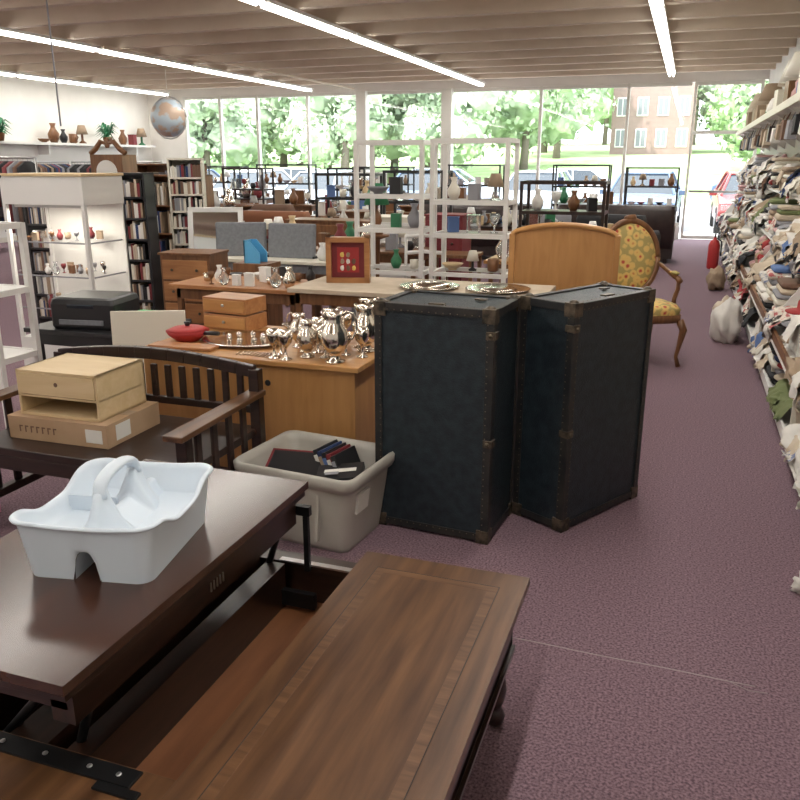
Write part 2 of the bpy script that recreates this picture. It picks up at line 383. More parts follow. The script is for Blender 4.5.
# big game box leaning
b.box((-.09,-.03,.30),(.27,.17,.035),'darkred',rx=.42,rz=.22); b.box((-.09,-.037,.318),(.24,.14,.004),'black',rx=.42,rz=.22)
for i in range(5):
    for j in range(2): b.box((-.18+i*.043+.012*j,-.075+.06*j+i*.010,.300+.026*j),(.033,.045,.004),['yellow','redcl','paper','bluecl','pinkcl','print','tan'][(i+3*j)%7],rx=.42,rz=.22)
for i in range(5):
    x=.03+i*.028; b.box((x,.08-.01*i,.29),(.024,.16,.19),['black','navy','black','darkred','black'][i],ry=math.radians(-24),rz=-.1)
    b.box((x-.016,.0-.01*i,.30),(.018,.004,.12),['paper','tan','bluecl','paper','greycl'][i],ry=math.radians(-24))
b.box((.15,-.06,.315),(.20,.12,.028),'black',rz=.35,rx=.2,ry=-.12); b.box((.15,-.06,.331),(.14,.025,.003),'paper',rz=.35,rx=.2,ry=-.12); b.box((.13,-.10,.328),(.06,.02,.003),'greycl',rz=.35,rx=.2,ry=-.12)
b.box((-.19,.11,.28),(.1,.14,.03),'tan',rx=-.3,rz=.2)
b.done(bevel=.002)
bx=MB('flat_cardboard_box'); bx.bb(-1.72,-1.20,2.42,2.66,0,.05,'card'); bx.bb(-1.725,-1.195,2.415,2.665,.038,.055,'tan'); bx.done(bevel=.003)

# ---------------- wardrobe trunks ----------------
def trunk(name,loc,rot,w,d,h,lat):
    t=MB(name,loc,rot)
    t.bb(-w/2+.004,w/2-.004,-d/2+.004,d/2-.004,.012,h-.006,'trunk')
    s=.034
    for sx in (-1,1):
        for sy in (-1,1):
            t.box((sx*(w/2-s/2),sy*(d/2),h/2),(s,.005,h-.02),'bind'); t.box((sx*w/2,sy*(d/2-s/2),h/2),(.005,s,h-.02),'bind')
    for z in (0.012+s/2,h-s/2):
        for sy in (-1,1): t.box((0,sy*d/2,z),(w,.006,s),'bind')
        for sx in (-1,1): t.box((sx*w/2,0,z),(.006,d,s),'bind')
    for sy in (-1,1): t.box((0,sy*(d/2-s/2),h-.003),(w,s,.008),'bind')
    for sx in (-1,1): t.box((sx*(w/2-s/2),0,h-.003),(s,d,.008),'bind')
    for sx in (-1,1):
        for sy in (-1,1):
            for z in (.032,h-.026):
                t.box((sx*(w/2-.024),sy*(d/2-.024),z),(.056,.056,.060),'trimbr')
                t.lathe([(.024,0),(.021,.014),(.010,.022)],'trimbr',(sx*(w/2-.024),sy*(d/2-.024),z+.018 if z>.5 else z-.026),n=12)
    cone=[(.0035,0),(.003,.0015),(.001,.0025)]
    def nail(p,ax):
        Rm={'-y':Matrix.Rotation(pi/2,4,'X'),'+y':Matrix.Rotation(-pi/2,4,'X'),'+x':Matrix.Rotation(pi/2,4,'Y'),'-x':Matrix.Rotation(-pi/2,4,'Y'),'z':Matrix.Identity(4)}[ax]
        t.lathe(cone,'nail',p,n=6,X=Rm)
    n=int(h/.03)
    for i in range(2,n-1):
        z=i*h/n
        for sx in (-1,1):
            nail((sx*(w/2-s+.008),-d/2-.0025,z),'-y')
        for sy in (-1,1):
            nail((w/2+.0025,sy*(d/2-s+.008),z),'+x'); nail((-w/2-.0025,sy*(d/2-s+.008),z),'-x')
    n=int(w/.03)
    for i in range(2,n-1):
        x=-w/2+i*w/n
        for z in (s+.004,h-s+.008): nail((x,-d/2-.003,z),'-y')
        nail((x,-d/2+s-.008,h+.001),'z')
    for sx in lat:
        for z in (h*.45,h*.90):
            t.box((sx*(w/2-.012),-d/2-.005,z),(.040,.010,.032),'trimbr'); t.box((sx*(w/2+.005),-d/2+.018,z),(.010,.040,.030),'trimbr')
            t.lathe([(.010,0),(.009,.006),(.004,.009)],'nail',(sx*(w/2-.012),-d/2-.010,z),n=10,X=Matrix.Rotation(pi/2,4,'X'))
    t.box((0,-d/2+.05,h+.003),(.07,.03,.006),'trimbr'); t.box((w*.25,d*.1,h+.003),(.05,.03,.006),'trimbr')
    return t.done(bevel=.006)
trunk('wardrobe_trunk',(-.932,3.32,0),math.radians(-5),.535,.375,1.03,(1,))
trunk('wardrobe_trunk',(-.372,3.67,0),math.radians(61.2),.61,.285,1.035,(-1,))

# ---------------- desk ----------------
d=MB('oak_desk')
d.bb(-2.6,-1.37,3.34,4.12,.655,.68,'oak')
d.bb(-2.56,-1.41,3.37,3.39,.08,.655,'oakv'); d.bb(-1.425,-1.40,3.37,4.08,.0,.655,'oakv'); d.bb(-2.58,-2.55,3.37,4.08,0,.655,'oakv')
d.bb(-2.56,-1.41,4.02,4.04,.3,.655,'oakv')
d.lathe([(.016,0),(.016,.006)],'black',(-1.86,3.369,.56),n=14,X=Matrix.Rotation(pi/2,4,'X'))
d.done(bevel=.004)
def pitcher(mb,x,y,z,s,a,m='silver'):
    prof=[(.04,0),(.042,.006),(.025,.014),(.018,.03),(.03,.045),(.052,.07),(.058,.10),(.05,.135),(.034,.16),(.03,.185),(.038,.205),(.036,.205),(.028,.185),(.03,.16)]
    mb.lathe([(r*s,q*s) for r,q in prof],m,(x,y,z),n=24)
    ca,sa=math.cos(a),math.sin(a)
    hp=[(.032,.19),(.052,.208),(.076,.195),(.09,.16),(.085,.12),(.07,.095),(.052,.085)]
    mb.tube([(x+ca*r*s,y+sa*r*s,z+q*s) for r,q in hp],.005*s,m,n=6)
    mb.tube([(x-ca*.028*s,y-sa*.028*s,z+.18*s),(x-ca*.05*s,y-sa*.05*s,z+.212*s)],[.014*s,.008*s],m,n=8)
def goblet(mb,x,y,z,s,m='silver'):
    prof=[(.03,0),(.03,.004),(.008,.012),(.006,.05),(.012,.06),(.03,.08),(.036,.11),(.033,.135),(.031,.135),(.033,.11),(.01,.075)]
    mb.lathe([(r*s,q*s) for r,q in prof],m,(x,y,z),n=16)
def bowl(mb,x,y,z,s,m='silver'):
    mb.lathe([(.04*s,0),(.04*s,.008),(.09*s,.035*s+.01),(.105*s,.05*s+.012),(.1*s,.05*s+.012),(.07*s,.022),(.01,.014)],m,(x,y,z),n=24)
def tray(mb,x,y,z,r,m='silver',tilt=0,sx=1):
    mb.lathe([(r*.62,0),(r*.66,.004),(r*.95,.014),(r,.018),(r*.97,.021),(r*.68,.010),(r*.05,.007)],m,(x,y,z),n=36,sx=sx,X=Matrix.Rotation(tilt,4,'X'))
pc=((-1.52,3.42,1.18,.5,'silver_pitcher'),(-1.69,3.47,.9,2.6,'silver_pitcher'),(-1.46,3.68,1.15,.2,'silver_coffee_pot'),(-1.65,3.68,1.0,1.2,'silver_pitcher'),(-1.83,3.66,.85,2.9,'silver_coffee_pot'),(-1.54,3.92,1.1,1.0,'silver_pitcher'))
for x,y,s_,a,nm in pc:
    o=MB(nm,(x,y,.68)); pitcher(o,0,0,0,s_,a); o.done()
rg=random.Random(2)
o=MB('silver_goblets',(0,0,.68))
for i in range(7):
    for j in range(7):
        x=-1.92+i*.08+rg.uniform(-.01,.01); y=3.39+j*.09+rg.uniform(-.012,.012)
        if min(math.hypot(x-p[0],y-p[1])-.055*p[2] for p in pc)>.034 and not(x<-1.84): goblet(o,x,y,0,rg.uniform(.75,1.05))
o.done()
o=MB('silver_serving_tray',(-2.15,3.68,.68)); tray(o,0,0,0,.20,sx=1.2); 
for a in range(8): o.lathe([(.012,0),(.016,.02),(.002,.03)],'silver',(.1*math.cos(a*.8),.08*math.sin(a*.8),.012),n=8)
o.done()
o=MB('silver_dishes',(0,0,.68)); bowl(o,-2.02,4.0,0,.7); 
for i in range(10): o.tube([(-2.04+i*.02,3.39,.004),(-2.05+i*.021,3.46,.007)],.004,'silver',n=5)
o.done()
o=MB('red_wok_pan',(-2.47,3.62,.68)); o.lathe([(.06,0),(.10,.03),(.115,.055),(.11,.056),(.02,.05)],'red',n=24); o.tube([(.1,0,.045),(.22,-.05,.06)],.012,'black'); o.lathe([(.112,.056),(.08,.07),(.02,.078)],'red',n=24); o.lathe([(.012,.078),(.018,.10)],'black',n=10); o.done()
o=MB('wood_cutting_board',(-2.38,3.44,.69),.05); o.bb(-.18,.18,-.05,.05,-.009,.008,'orange'); o.done(bevel=.004)
o=MB('wooden_drawer_box',(-2.40,4.0,.68),-.12)
for z in (0,.095): 
    o.bb(-.15,.15,-.1,.1,z+.003,z+.09,'orange'); o.bb(-.14,.14,-.106,-.1,z+.015,z+.08,'oak'); o.lathe([(.008,0),(.01,.01)],'steel',(0,-.106,z+.05),n=8,X=Matrix.Rotation(pi/2,4,'X'))
o.done(bevel=.003)
o=MB('cream_headboard_panel',(-2.86,3.8,0),math.radians(24)); o.box((0,0,.39),(.42,.025,.78),'cream',rx=-.1); o.bb(-.2,.2,-.06,.08,0,.03,'cream'); o.done(bevel=.004)

# ---------------- mission bench ----------------
b=MB('mission_style_bench')
bx0,bx1,by0,by1=-2.87,-1.78,2.5,3.13
b.bb(bx0,bx1,by0,by1,.385,.42,'dkwood')
for xx in (bx0,bx1):
    b.bb(xx-.025,xx+.025,by0,by0+.05,0,.565,'dkwood'); b.bb(xx-.025,xx+.025,by1-.045,by1+.005,0,.70,'dkwood')
    b.bb(xx-.02,xx+.02,by0,by1,.12,.16,'dkwood')
    b.prism([(xx-.045,by0-.05,.565),(xx+.045,by0-.05,.565),(xx+.04,by1,.575),(xx-.04,by1,.575)],(0,0,.024),'walttop')
    for k in range(4): b.bb(xx-.008,xx+.008,by0+.1+k*.12,by0+.14+k*.12,.16,.57,'dkwood')
N=12
for i in range(N):
    u0=i/N;u1=(i+1)/N; xa=bx0+(bx1-bx0)*u0; xb=bx0+(bx1-bx0)*u1
    z0=.66+.045*math.sin(pi*u0); z1=.66+.045*math.sin(pi*u1)
    b.prism([(xa,by1-.04,z0),(xb,by1-.04,z1),(xb,by1-.04,z1+.055),(xa,by1-.04,z0+.055)],(0,.035,0),'dkwood')
b.bb(bx0,bx1,by1-.035,by1-.01,.49,.525,'dkwood')
for i in range(13):
    x=bx0+.08+i*(bx1-bx0-.16)/12; b.bb(x-.016,x+.016,by1-.03,by1-.012,.51,.68,'dkwood')
b.bb(bx0,bx1,by0,by0+.025,.32,.385,'dkwood')
b.done(bevel=.004)
c=MB('cardboard_box',(-2.5,2.815,.421),.02); c.bb(-.26,.26,-.19,.19,0,.105,'card'); c.bb(-.26,.26,-.03,.03,.105,.1065,'tan'); c.bb(.15,.235,-.1915,-.19,.02,.08,'paper'); c.bb(.2595,.2612,-.13,-.03,.02,.09,'paper')
for i in range(7): c.bb(-.2+i*.03,-.2+i*.03+.006,-.1915,-.19,.035,.065,'browncl'); c.bb(-.2+i*.03,-.2+i*.03+.018,-.1915,-.19,.059,.065,'browncl')
c.done(bevel=.002)
c=MB('wooden_desktop_cabinet',(-2.5,2.82,.5275),.02)
w,dd,h=.42,.33,.205
c.bb(-w/2,w/2,-dd/2,dd/2,h-.012,h,'pine'); c.bb(-w/2,w/2,-dd/2,dd/2,0,.012,'pine'); c.bb(-w/2,-w/2+.012,-dd/2,dd/2,0,h,'pine'); c.bb(w/2-.012,w/2,-dd/2,dd/2,0,h,'pine'); c.bb(-w/2,w/2,dd/2-.01,dd/2,0,h,'pine')
c.bb(-w/2,w/2,-dd/2,dd/2,.085,.095,'pine'); c.bb(-w/2+.014,w/2-.014,-dd/2-.004,dd/2-.03,.098,h-.014,'pine'); c.lathe([(.01,0),(.01,.002)],'browncl',(0,-dd/2-.0035,.15),n=12,X=Matrix.Rotation(pi/2,4,'X'))
c.done(bevel=.0015)
o=MB('magenta_storage_bin',(-3.05,2.6,0)); o.loft([rr(.2,.2,0,.03),rr(.24,.24,.38,.03),rr(.26,.26,.39,.03),rr(.22,.22,.38,.03)],'magenta',cap0=True); o.loft([rr(.22,.22,.34,.03),rr(.1,.1,.42,.03)],'wcloth',cap1=True); o.done()

# ---------------- tables ----------------
def table(name,x0,x1,y0,y1,z,m='oak',leg='brown',th=.03,lw=.04):
    t=MB(name); t.bb(x0,x1,y0,y1,z-th,z,m); t.bb(x0+.04,x1-.04,y0+.04,y1-.04,z-th-.08,z-th,leg)
    for x in (x0+.06,x1-.06):
        for y in (y0+.06,y1-.06): t.box((x,y,(z-th)/2),(lw,lw,z-th),leg)
    return t.done(bevel=.004)
table('display_table',-2.45,-.78,4.75,5.45,.80,'beige','brown')
o=MB('silver_serving_tray',(-1.55,5.05,.801)); tray(o,0,0,0,.2); o.lathe([(.14,.01),(.13,.035),(.05,.045),(.01,.047)],'silver',n=30); o.done()
o=MB('silver_serving_tray',(-1.10,5.08,.801)); tray(o,0,0,0,.21); o.lathe([(.12,.012),(.11,.02),(.0,.022)],'silver',n=30); o.done()
o=MB('shadow_box_frame',(-2.16,5.12,.80),.25)
for a in ((-.15,.15,0,.035),(-.15,.15,.275,.31)): o.bb(a[0],a[1],-.03,.03,a[2],a[3],'orange')
o.bb(-.15,-.115,-.03,.03,0,.31,'orange'); o.bb(.115,.15,-.03,.03,0,.31,'orange'); o.bb(-.12,.12,.0,.02,.03,.28,'darkred'); o.bb(-.075,.075,-.006,.0,.07,.24,'redcl')
for i in range(8): o.blob((-.04+.04*(i%3),-.008,.10+.045*(i//3)),(.014,.006,.018),['wcloth','browncl','yellow','tan'][i%4],sub=6,seed=i)
o.done(bevel=.003)

# ---------------- etageres ----------------
CL=['white','cream','glass','silver','brown','bluecl','darkred','green','black','paper','pine','glass','white','tan','brown','silver','greycl','black']
def item(mb,x,y,z,rg,s=1,pal=CL,lamps=True):
    k=rg.random(); m=rg.choice(pal)
    if not lamps and k>=.92: k=.5
    if k<.22: mb.lathe([(.03*s,0),(.05*s,.04*s),(.055*s,.08*s),(.025*s,.13*s),(.02*s,.15*s),(.032*s,.18*s)],m,(x,y,z),n=12)
    elif k<.4: mb.lathe([(.025*s,0),(.04*s,.01*s),(.042*s,.09*s),(.038*s,.09*s),(.03*s,.02*s)],m,(x,y,z),n=12); mb.tube([(x+.04*s,y,z+.075*s),(x+.065*s,y,z+.06*s),(x+.04*s,y,z+.025*s)],.006*s,m,n=5)
    elif k<.52: goblet(mb,x,y,z,s,m)
    elif k<.66: bowl(mb,x,y,z,s*.8,m)
    elif k<.92: mb.box((x,y,z+.06*s),(.09*s,.06*s,.12*s),m,rz=rg.uniform(-.5,.5)); mb.box((x,y,z+.124*s),(.095*s,.065*s,.008*s),m,rz=0)
    else:
        mb.lathe([(.035*s,0),(.04*s,.01),(.012*s,.03*s),(.012*s,.1*s)],m,(x,y,z),n=10); mb.lathe([(.06*s,.09*s),(.035*s,.18*s)],rg.choice(['white','cream','tan']),(x,y,z),n=12)
def clutter(name,x0,x1,y0,y1,z,n,seed,s=1,pal=CL,lamps=True):
    rg=random.Random(seed); mb=MB(name,(0,0,0))
    nx=max(1,int((x1-x0)/(.14*s))); ny=max(1,int((y1-y0)/(.15*s)))
    cells=[(i,j) for i in range(nx) for j in range(ny)]; rg.shuffle(cells)
    for i,j in cells[:n]:
        item(mb,x0+(i+.5)*(x1-x0)/nx,y0+(j+.5)*(y1-y0)/ny,z,rg,s*rg.uniform(.8,1.15),pal,lamps)
    return mb.done()
def etagere(x0,x1,y0,y1,h,sh,m='white',name='display_shelf',seed=1,fill=6,w=.028,shelf='pane',s=1,solid=None):
    t=MB(name)
    for x in (x0,x1):
        for y in (y0,y1): t.box((x,y,h/2),(w,w,h),m)
    for z in [h-.015]+sh:
        for y in (y0,y1): t.box(((x0+x1)/2,y,z),(x1-x0,w*.8,w),m)
        for x in (x0,x1): t.box((x,(y0+y1)/2,z),(w*.8,y1-y0,w),m)
    for z in sh: t.bb(x0,x1,y0,y1,z+.002,z+.014,solid or shelf)
    t.done()
    for i,z in enumerate(sh):
        if fill: clutter('knick_knacks',x0+.04,x1-.04,y0+.03,y1-.03,z+.0145,fill,seed*10+i,s)
etagere(-2.47,-1.93,6.05,6.4,1.76,[.4,.75,1.08,1.34],seed=3,fill=2,w=.032)
etagere(-1.86,-1.28,6.1,6.45,1.77,[.4,.75,1.05,1.30],seed=5,fill=6,w=.032)

h=MB('wooden_headboard',(-.77,5.62,0),math.radians(5))
pts=[(-.35,0,0),(.36,0,0),(.36,0,1.10)]
for i in range(17):
    u=i/16; pts.append((.34-.68*u,0,1.13+.065*math.sin(pi*u)**.6))
pts.append((-.35,0,1.10))
h.prism(pts,(0,.035,0),'oakv')
h.tube([(.355-.71*i/20,-.005,1.12+.07*math.sin(pi*i/20)**.6) for i in range(21)],.018,'oak',n=8)
h.box((-.35,0,.56),(.04,.05,1.13),'oakv'); h.box((.355,0,.56),(.04,.05,1.13),'oakv')
h.done(bevel=.004)

def armchair(name,loc,rot):
    c=MB(name,loc,rot)
    c.loft([rrect(.54,.50,.12,.36,8),rrect(.56,.52,.13,.38,8),rrect(.56,.52,.13,.42,8),rrect(.54,.5,.13,.425,8)],'brown',cap0=True,cap1=True)
    c.loft([rrect(.54,.50,.13,.42,8),rrect(.55,.51,.13,.46,8),rrect(.50,.46,.13,.495,8),rrect(.34,.3,.1,.51,8)],'floral',cap1=True)
    for sx in (-1,1):
        c.tube([(sx*.24,-.22,.38),(sx*.265,-.25,.30),(sx*.25,-.235,.18),(sx*.235,-.225,.08),(sx*.25,-.25,.0)],[.032,.032,.02,.015,.02],'brown',n=10)
        c.tube([(sx*.21,.21,.38),(sx*.215,.23,.2),(sx*.225,.28,0)],[.026,.02,.016],'brown',n=10)
        c.tube([(sx*.2,.23,.40),(sx*.17,.255,.52),(sx*.12,.27,.58)],[.022,.018,.018],'brown',n=8)
        c.tube([(sx*.235,.28,.80),(sx*.28,.16,.74),(sx*.29,.04,.70),(sx*.29,-.03,.69),(sx*.285,-.08,.67)],[.016,.018,.02,.022,.024],'brown',n=10)
        c.tube([(sx*.29,-.05,.68),(sx*.30,-.03,.6),(sx*.28,-.02,.52),(sx*.265,-.04,.42)],[.016,.018,.018,.024],'brown',n=10)
        c.lathe([(.02,0),(.03,.012),(.03,.02),(.01,.03)],'floral',(sx*.29,.03,.712),n=12,sy=2.2)
    ti=.14
    el=lambda a,k=1:(.245*k*math.cos(a),.27+ti*(.30*k*math.sin(a)),.83+.30*k*math.sin(a))
    pts=[el(2*pi*i/32) for i in range(33)]
    c.tube(pts,.026,'brown',n=10)
    for sgn in (-1,1):
        rings=[]
        for k,dp in ((.97,.0),(.85,.028),(.6,.04),(.3,.046),(.05,.048)):
            rings.append([(x,y+sgn*dp*.9,z) for x,y,z in [el(2*pi*i/32,k) for i in range(32)]])
        c.loft(rings,'floral',cap1=True)
    c.blob((0,.31,1.15),(.06,.02,.03),'brown',sub=6)
    return c.done()
armchair('floral_armchair',(-.28,6.82,0),math.radians(28))

# ---------------- left side furniture ----------------
c=MB('glass_display_cabinet')
cx0,cx1,cy0,cy1=-4.80,-4.06,4.8,5.25
c.bb(cx0,cx1,cy0,cy1,1.30,1.5,'white'); c.bb(cx0,cx1,cy0,cy1,0,.3,'white'); c.bb(cx0,cx1,cy1-.02,cy1,.3,1.30,'white')
for x in (cx0,cx1-.03):
    for y in (cy0,cy1-.03): c.bb(x,x+.03,y,y+.03,.3,1.30,'white')
for z in (.52,.77,1.02): 
    c.bb(cx0+.03,cx1-.03,cy0+.03,cy1-.03,z,z+.01,'pane'); c.bb(cx0+.03,cx1-.03,cy0+.03,cy0+.036,z,z+.012,'greycl'); c.bb(cx1-.03,cx1-.024,cy0+.03,cy1-.03,z,z+.012,'greycl')
c.bb(cx0-.01,cx1+.01,cy0-.01,cy1+.01,1.5,1.52,'pine')
c.bb(cx1-.012,cx1-.008,cy0+.03,cy1-.03,.3,1.30,'pane')
c.bb(cx0+.03,cx1-.03,cy0,cy0+.006,.3,1.30,'pane'); c.bb(cx0+.06,cx1-.06,cy0+.05,cy0+.1,1.278,1.30,'steel'); c.done(bevel=.003)
L=bpy.data.lights.new('cabinet_lamp','AREA'); L.shape='RECTANGLE'; L.size=.6; L.size_y=.05; L.energy=6; L.color=(1,.93,.8)
ob=bpy.data.objects.new('cabinet_lamp',L); ob.location=((cx0+cx1)/2,cy0+.1,1.272); S.collection.objects.link(ob)
for i,z in enumerate((.532,.782,1.032)): clutter('jewellery_and_figurines',cx0+.06,cx1-.06,cy0+.06,cy1-.06,z,14,31+i,.5,['white','tan','glass','silver','brown','greycl','darkred','black'],False)
etagere(-4.22,-3.78,3.6,3.9,1.25,[.45,.85],name='white_wire_stand',seed=8,fill=0,w=.035,solid='white')
o=MB('wrought_iron_candelabra',(-3.98,3.75,.865))
for k in range(5):
    a=k*1.25; o.tube([(0,0,.05),(.05*math.cos(a),.05*math.sin(a),.12),(.10*math.cos(a),.10*math.sin(a),.17),(.12*math.cos(a),.12*math.sin(a),.30)],.008,'black',n=6); o.lathe([(.016,0),(.02,.01)],'black',(.12*math.cos(a),.12*math.sin(a),.30),n=8)
o.tube([(0,0,0),(0,0,.3),(.06,0,.45),(.20,0,.62),(.24,0,.66)],.010,'black',n=6); o.lathe([(.08,0),(.07,.01),(.02,.02)],'black',n=14); o.done()
table('printer_stand',-3.95,-3.1,3.98,4.6,.58,'black','black')
o=MB('inkjet_printer',(-3.56,4.22,.58),.15); 
o.loft([rrect(.42,.34,.03,0),rrect(.44,.36,.03,.02),rrect(.44,.36,.03,.16),rrect(.42,.34,.03,.19),rrect(.38,.30,.03,.20)],'black',cap0=True,cap1=True,smooth=False); o.box((0,-.185,.05),(.3,.02,.03),'grey'); o.box((.0,-.17,.15),(.18,.03,.03),'gl_dark',rx=.5); o.done()
o=MB('green_basket',(-3.2,4.25,.58)); o.loft([rr(.13,.11,0,.02),rr(.17,.14,.10,.02),rr(.16,.13,.10,.02),rr(.12,.10,.01,.02)],'brightgreen',cap0=True,cap1=True); o.done()
def bookshelf(name,loc,rot,w,d,h,ns,frame,seed,fill=.95):
    t=MB(name,loc,rot); rg=random.Random(seed)
    t.bb(-w/2,-w/2+.02,-d/2,d/2,0,h,frame); t.bb(w/2-.02,w/2,-d/2,d/2,0,h,frame); t.bb(-w/2,w/2,d/2-.01,d/2,0,h,frame); t.bb(-w/2,w/2,-d/2,d/2,h-.02,h,frame)
    gap=(h-.1)/ns
    for i in range(ns):
        z=.06+i*gap; t.bb(-w/2,w/2,-d/2,d/2,z,z+.018,frame)
        x=-w/2+.025
        while x<w/2-.05:
            th=rg.uniform(.012,.03)
            if rg.random()<fill: 
                hh=gap*rg.uniform(.6,.85); t.bb(x,x+th-.002,-d/2+.02,d/2-.03,z+.018,z+.018+hh,rg.choice(['paper','paper','navy','black','darkred','greycl','tan','cream','paper','beige','greycl','browncl','black']))
            x+=th
    return t.done()
bookshelf('bookshelf',(-5.15,6.75,0),.25,.42,.25,1.50,7,'black',1)
bookshelf('bookshelf',(-5.05,7.6,0),.5,.36,.3,1.64,9,'cream',2)
bookshelf('bookshelf',(-5.9,6.6,0),0,.6,.28,1.5,6,'black',3)
bookshelf('wooden_bookcase',(-6.5,9.4,0),0,.95,.3,1.58,4,'brown',4,.6)
bookshelf('wooden_bookcase',(-7.6,10.4,0),0,.9,.3,1.5,4,'brown',5,.5)
bookshelf('wooden_bookcase',(-5.95,8.75,0),.1,.8,.3,1.45,4,'brown',6,.5)
c=MB('grandfather_clock',(-6.2,7.9,0),.1)
c.bb(-.2,.2,-.14,.14,0,.4,'brown'); c.bb(-.15,.15,-.12,.12,.4,1.3,'brown'); c.bb(-.2,.2,-.15,.15,1.3,1.68,'brown'); c.lathe([(.13,0),(.13,.01)],'paper',(0,-.151,1.49),n=24,X=Matrix.Rotation(pi/2,4,'X'))
for sx in (-1,1): c.tube([(sx*.22,-.1,1.69),(sx*.15,-.1,1.74),(sx*.08,-.1,1.82),(sx*.03,-.1,1.80)],[.03,.03,.028,.018],'brown',n=8)
c.lathe([(.02,0),(.03,.03),(.008,.08),(.002,.11)],'brown',(0,-.1,1.75),n=10); c.bb(-.1,.1,-.125,-.12,.5,1.2,'gl_dark'); c.done(bevel=.004)
def dresser(name,loc,rot,w,d,h,n,m,f):
    t=MB(name,loc,rot); t.bb(-w/2,w/2,-d/2,d/2,.06,h-.02,m); t.bb(-w/2-.015,w/2+.015,-d/2-.015,d/2,h-.02,h,m)
    g=(h-.12)/n
    for i in range(n):
        t.bb(-w/2+.02,w/2-.02,-d/2-.012,-d/2,.08+i*g,.08+i*g+g-.02,f)
        for x in (-w/4,w/4): t.lathe([(.008,0),(.014,.015),(.004,.022)],'trimbr',(x,-d/2-.012,.08+i*g+g/2-.01),n=8,X=Matrix.Rotation(pi/2,4,'X'))
    for x in (-w/2+.03,w/2-.03):
        for y in (-d/2+.03,d/2-.03): t.box((x,y,.03),(.04,.04,.06),m)
    return t.done(bevel=.004)
dresser('small_dresser',(-4.0,6.05,0),.1,.46,.36,.86,4,'brown','orange')
dresser('white_dresser',(-2.95,8.7,0),0,.7,.4,1.02,4,'cream','white')
dresser('burgundy_cabinet',(-2.35,8.3,0),0,.40,.36,1.08,2,'darkred','darkred')
dresser('mahogany_sideboard',(-4.2,9.6,0),0,1.2,.45,.9,3,'brown','brown')
table('folding_table',-4.3,-2.9,6.55,7.2,.74,'cream','grey')
for i,(x,a) in enumerate(((-3.97,.34),(-3.44,.02))):
    o=MB('grey_folding_panel',(x,6.8,.742),a)
    o.loft([[(p[0],p[1]+p[2]*.12,p[2]) for p in r_] for r_ in (rrect(.46,.04,.015,0),rrect(.48,.05,.02,.01),rrect(.48,.05,.02,.30),rrect(.46,.04,.015,.31))],'grey',cap0=True,cap1=True,smooth=False)
    o.bb(-.24,-.225,-.03,.08,0,.02,'black'); o.bb(.225,.24,-.03,.08,0,.02,'black'); o.done()
clutter('knick_knacks',-3.2,-2.95,6.6,7.1,.742,4,41)
table('wooden_side_table',-3.55,-2.5,5.0,5.55,.74,'orange','brown')
clutter('glassware',-3.5,-2.55,5.03,5.5,.742,18,42,.75,['glass','silver','silver','glass','black','brown','white'],False)
o=MB('blue_file_holder',(-3.25,5.8,.0)); o.box((0,0,.41),(.3,.25,.82),'brown'); 
o.prism([(-.07,-.08,.82),(.07,-.08,.82),(.07,-.08,.90),(-.02,-.08,1.0),(-.07,-.08,1.0)],(0,.012,0),'blue'); o.prism([(-.07,.04,.82),(.07,.04,.82),(.07,.04,.90),(-.02,.04,1.0),(-.07,.04,1.0)],(0,.012,0),'blue'); o.bb(-.07,-.06,-.08,.05,.82,1.0,'blue'); o.done()
o=MB('framed_mirror',(-4.55,7.3,0),.38)
for q in (1.13,.65): o.box((0,(q-.64)*.2-.05,q),(.56,.04,.05),'white')
for sx in (-1,1): o.box((sx*.255,0,.89),(.05,.04,.52),'white',rx=-.2)
o.box((0,.0,.89),(.48,.012,.46),'mirror',rx=-.2); o.bb(-.27,.27,-.1,.2,0,.62,'brown'); o.done(bevel=.004)
def rack(name,loc,rot,w,h,seed,pal):
    t=MB(name,loc,rot); rg=random.Random(seed)
    for sx in (-1,1): t.tube([(sx*w/2,0,0),(sx*w/2,0,h)],.014,'steel',n=8); t.tube([(sx*w/2,-.25,.03),(sx*w/2,.25,.03)],.014,'steel',n=8)
    t.tube([(-w/2,0,h),(w/2,0,h)],.014,'steel',n=8)
    x=-w/2+.06
    while x<w/2-.05:
        L=rg.uniform(.55,.95); m=rg.choice(pal)
        t.tube([(x,0,h),(x,.0,h-.05)],.004,'steel',n=4)
        t.loft([[(x-.008,-.06,h-.04),(x+.012,-.06,h-.04),(x+.012,.06,h-.04),(x-.008,.06,h-.04)],[(x-.02,-.22,h-.12),(x+.025,-.22,h-.12),(x+.025,.22,h-.12),(x-.02,.22,h-.12)],[(x-.025,-.2,h-L),(x+.03,-.22,h-L),(x+.02,.22,h-L),(x-.03,.2,h-L)]],m,cap0=True,cap1=True)
        x+=rg.uniform(.05,.08)
    return t.done()
DP=['blackcl','navy','browncl','blackcl','greycl','darkred']
rack('clothing_rack',(-8.4,8.2,0),.2,1.4,1.65,1,DP); rack('clothing_rack',(-10.2,9.8,0),0,1.6,1.6,2,DP+['wcloth']); rack('clothing_rack',(-9.6,12.3,0),.1,1.8,1.6,3,DP+['teal'])
rack('clothing_rack',(-12.2,12.5,0),pi/2,3.2,1.6,4,DP+['tan'])
o=MB('wall_ledge_shelf'); o.bb(XL+.003,XL+.35,9,18.2,1.95,2.0,'white'); 
for y in (9.5,12,14.5,17.5): o.bb(XL+.003,XL+.3,y-.02,y+.02,1.75,1.95,'white')
o.done()
clutter('ledge_ornaments',XL+.12,XL+.33,9.3,12.6,2.001,16,51,2.0,['brown','black','green','white','brown','tan','silver'])
clutter('ledge_ornaments',XL+.12,XL+.33,14.3,15.8,2.001,7,52,2.0,['brown','black','green','brown','yellow','silver'])
clutter('ledge_ornaments',XL+.12,XL+.33,16.9,18.0,2.001,6,53,2.0,['brown','black','green','white','darkred'])
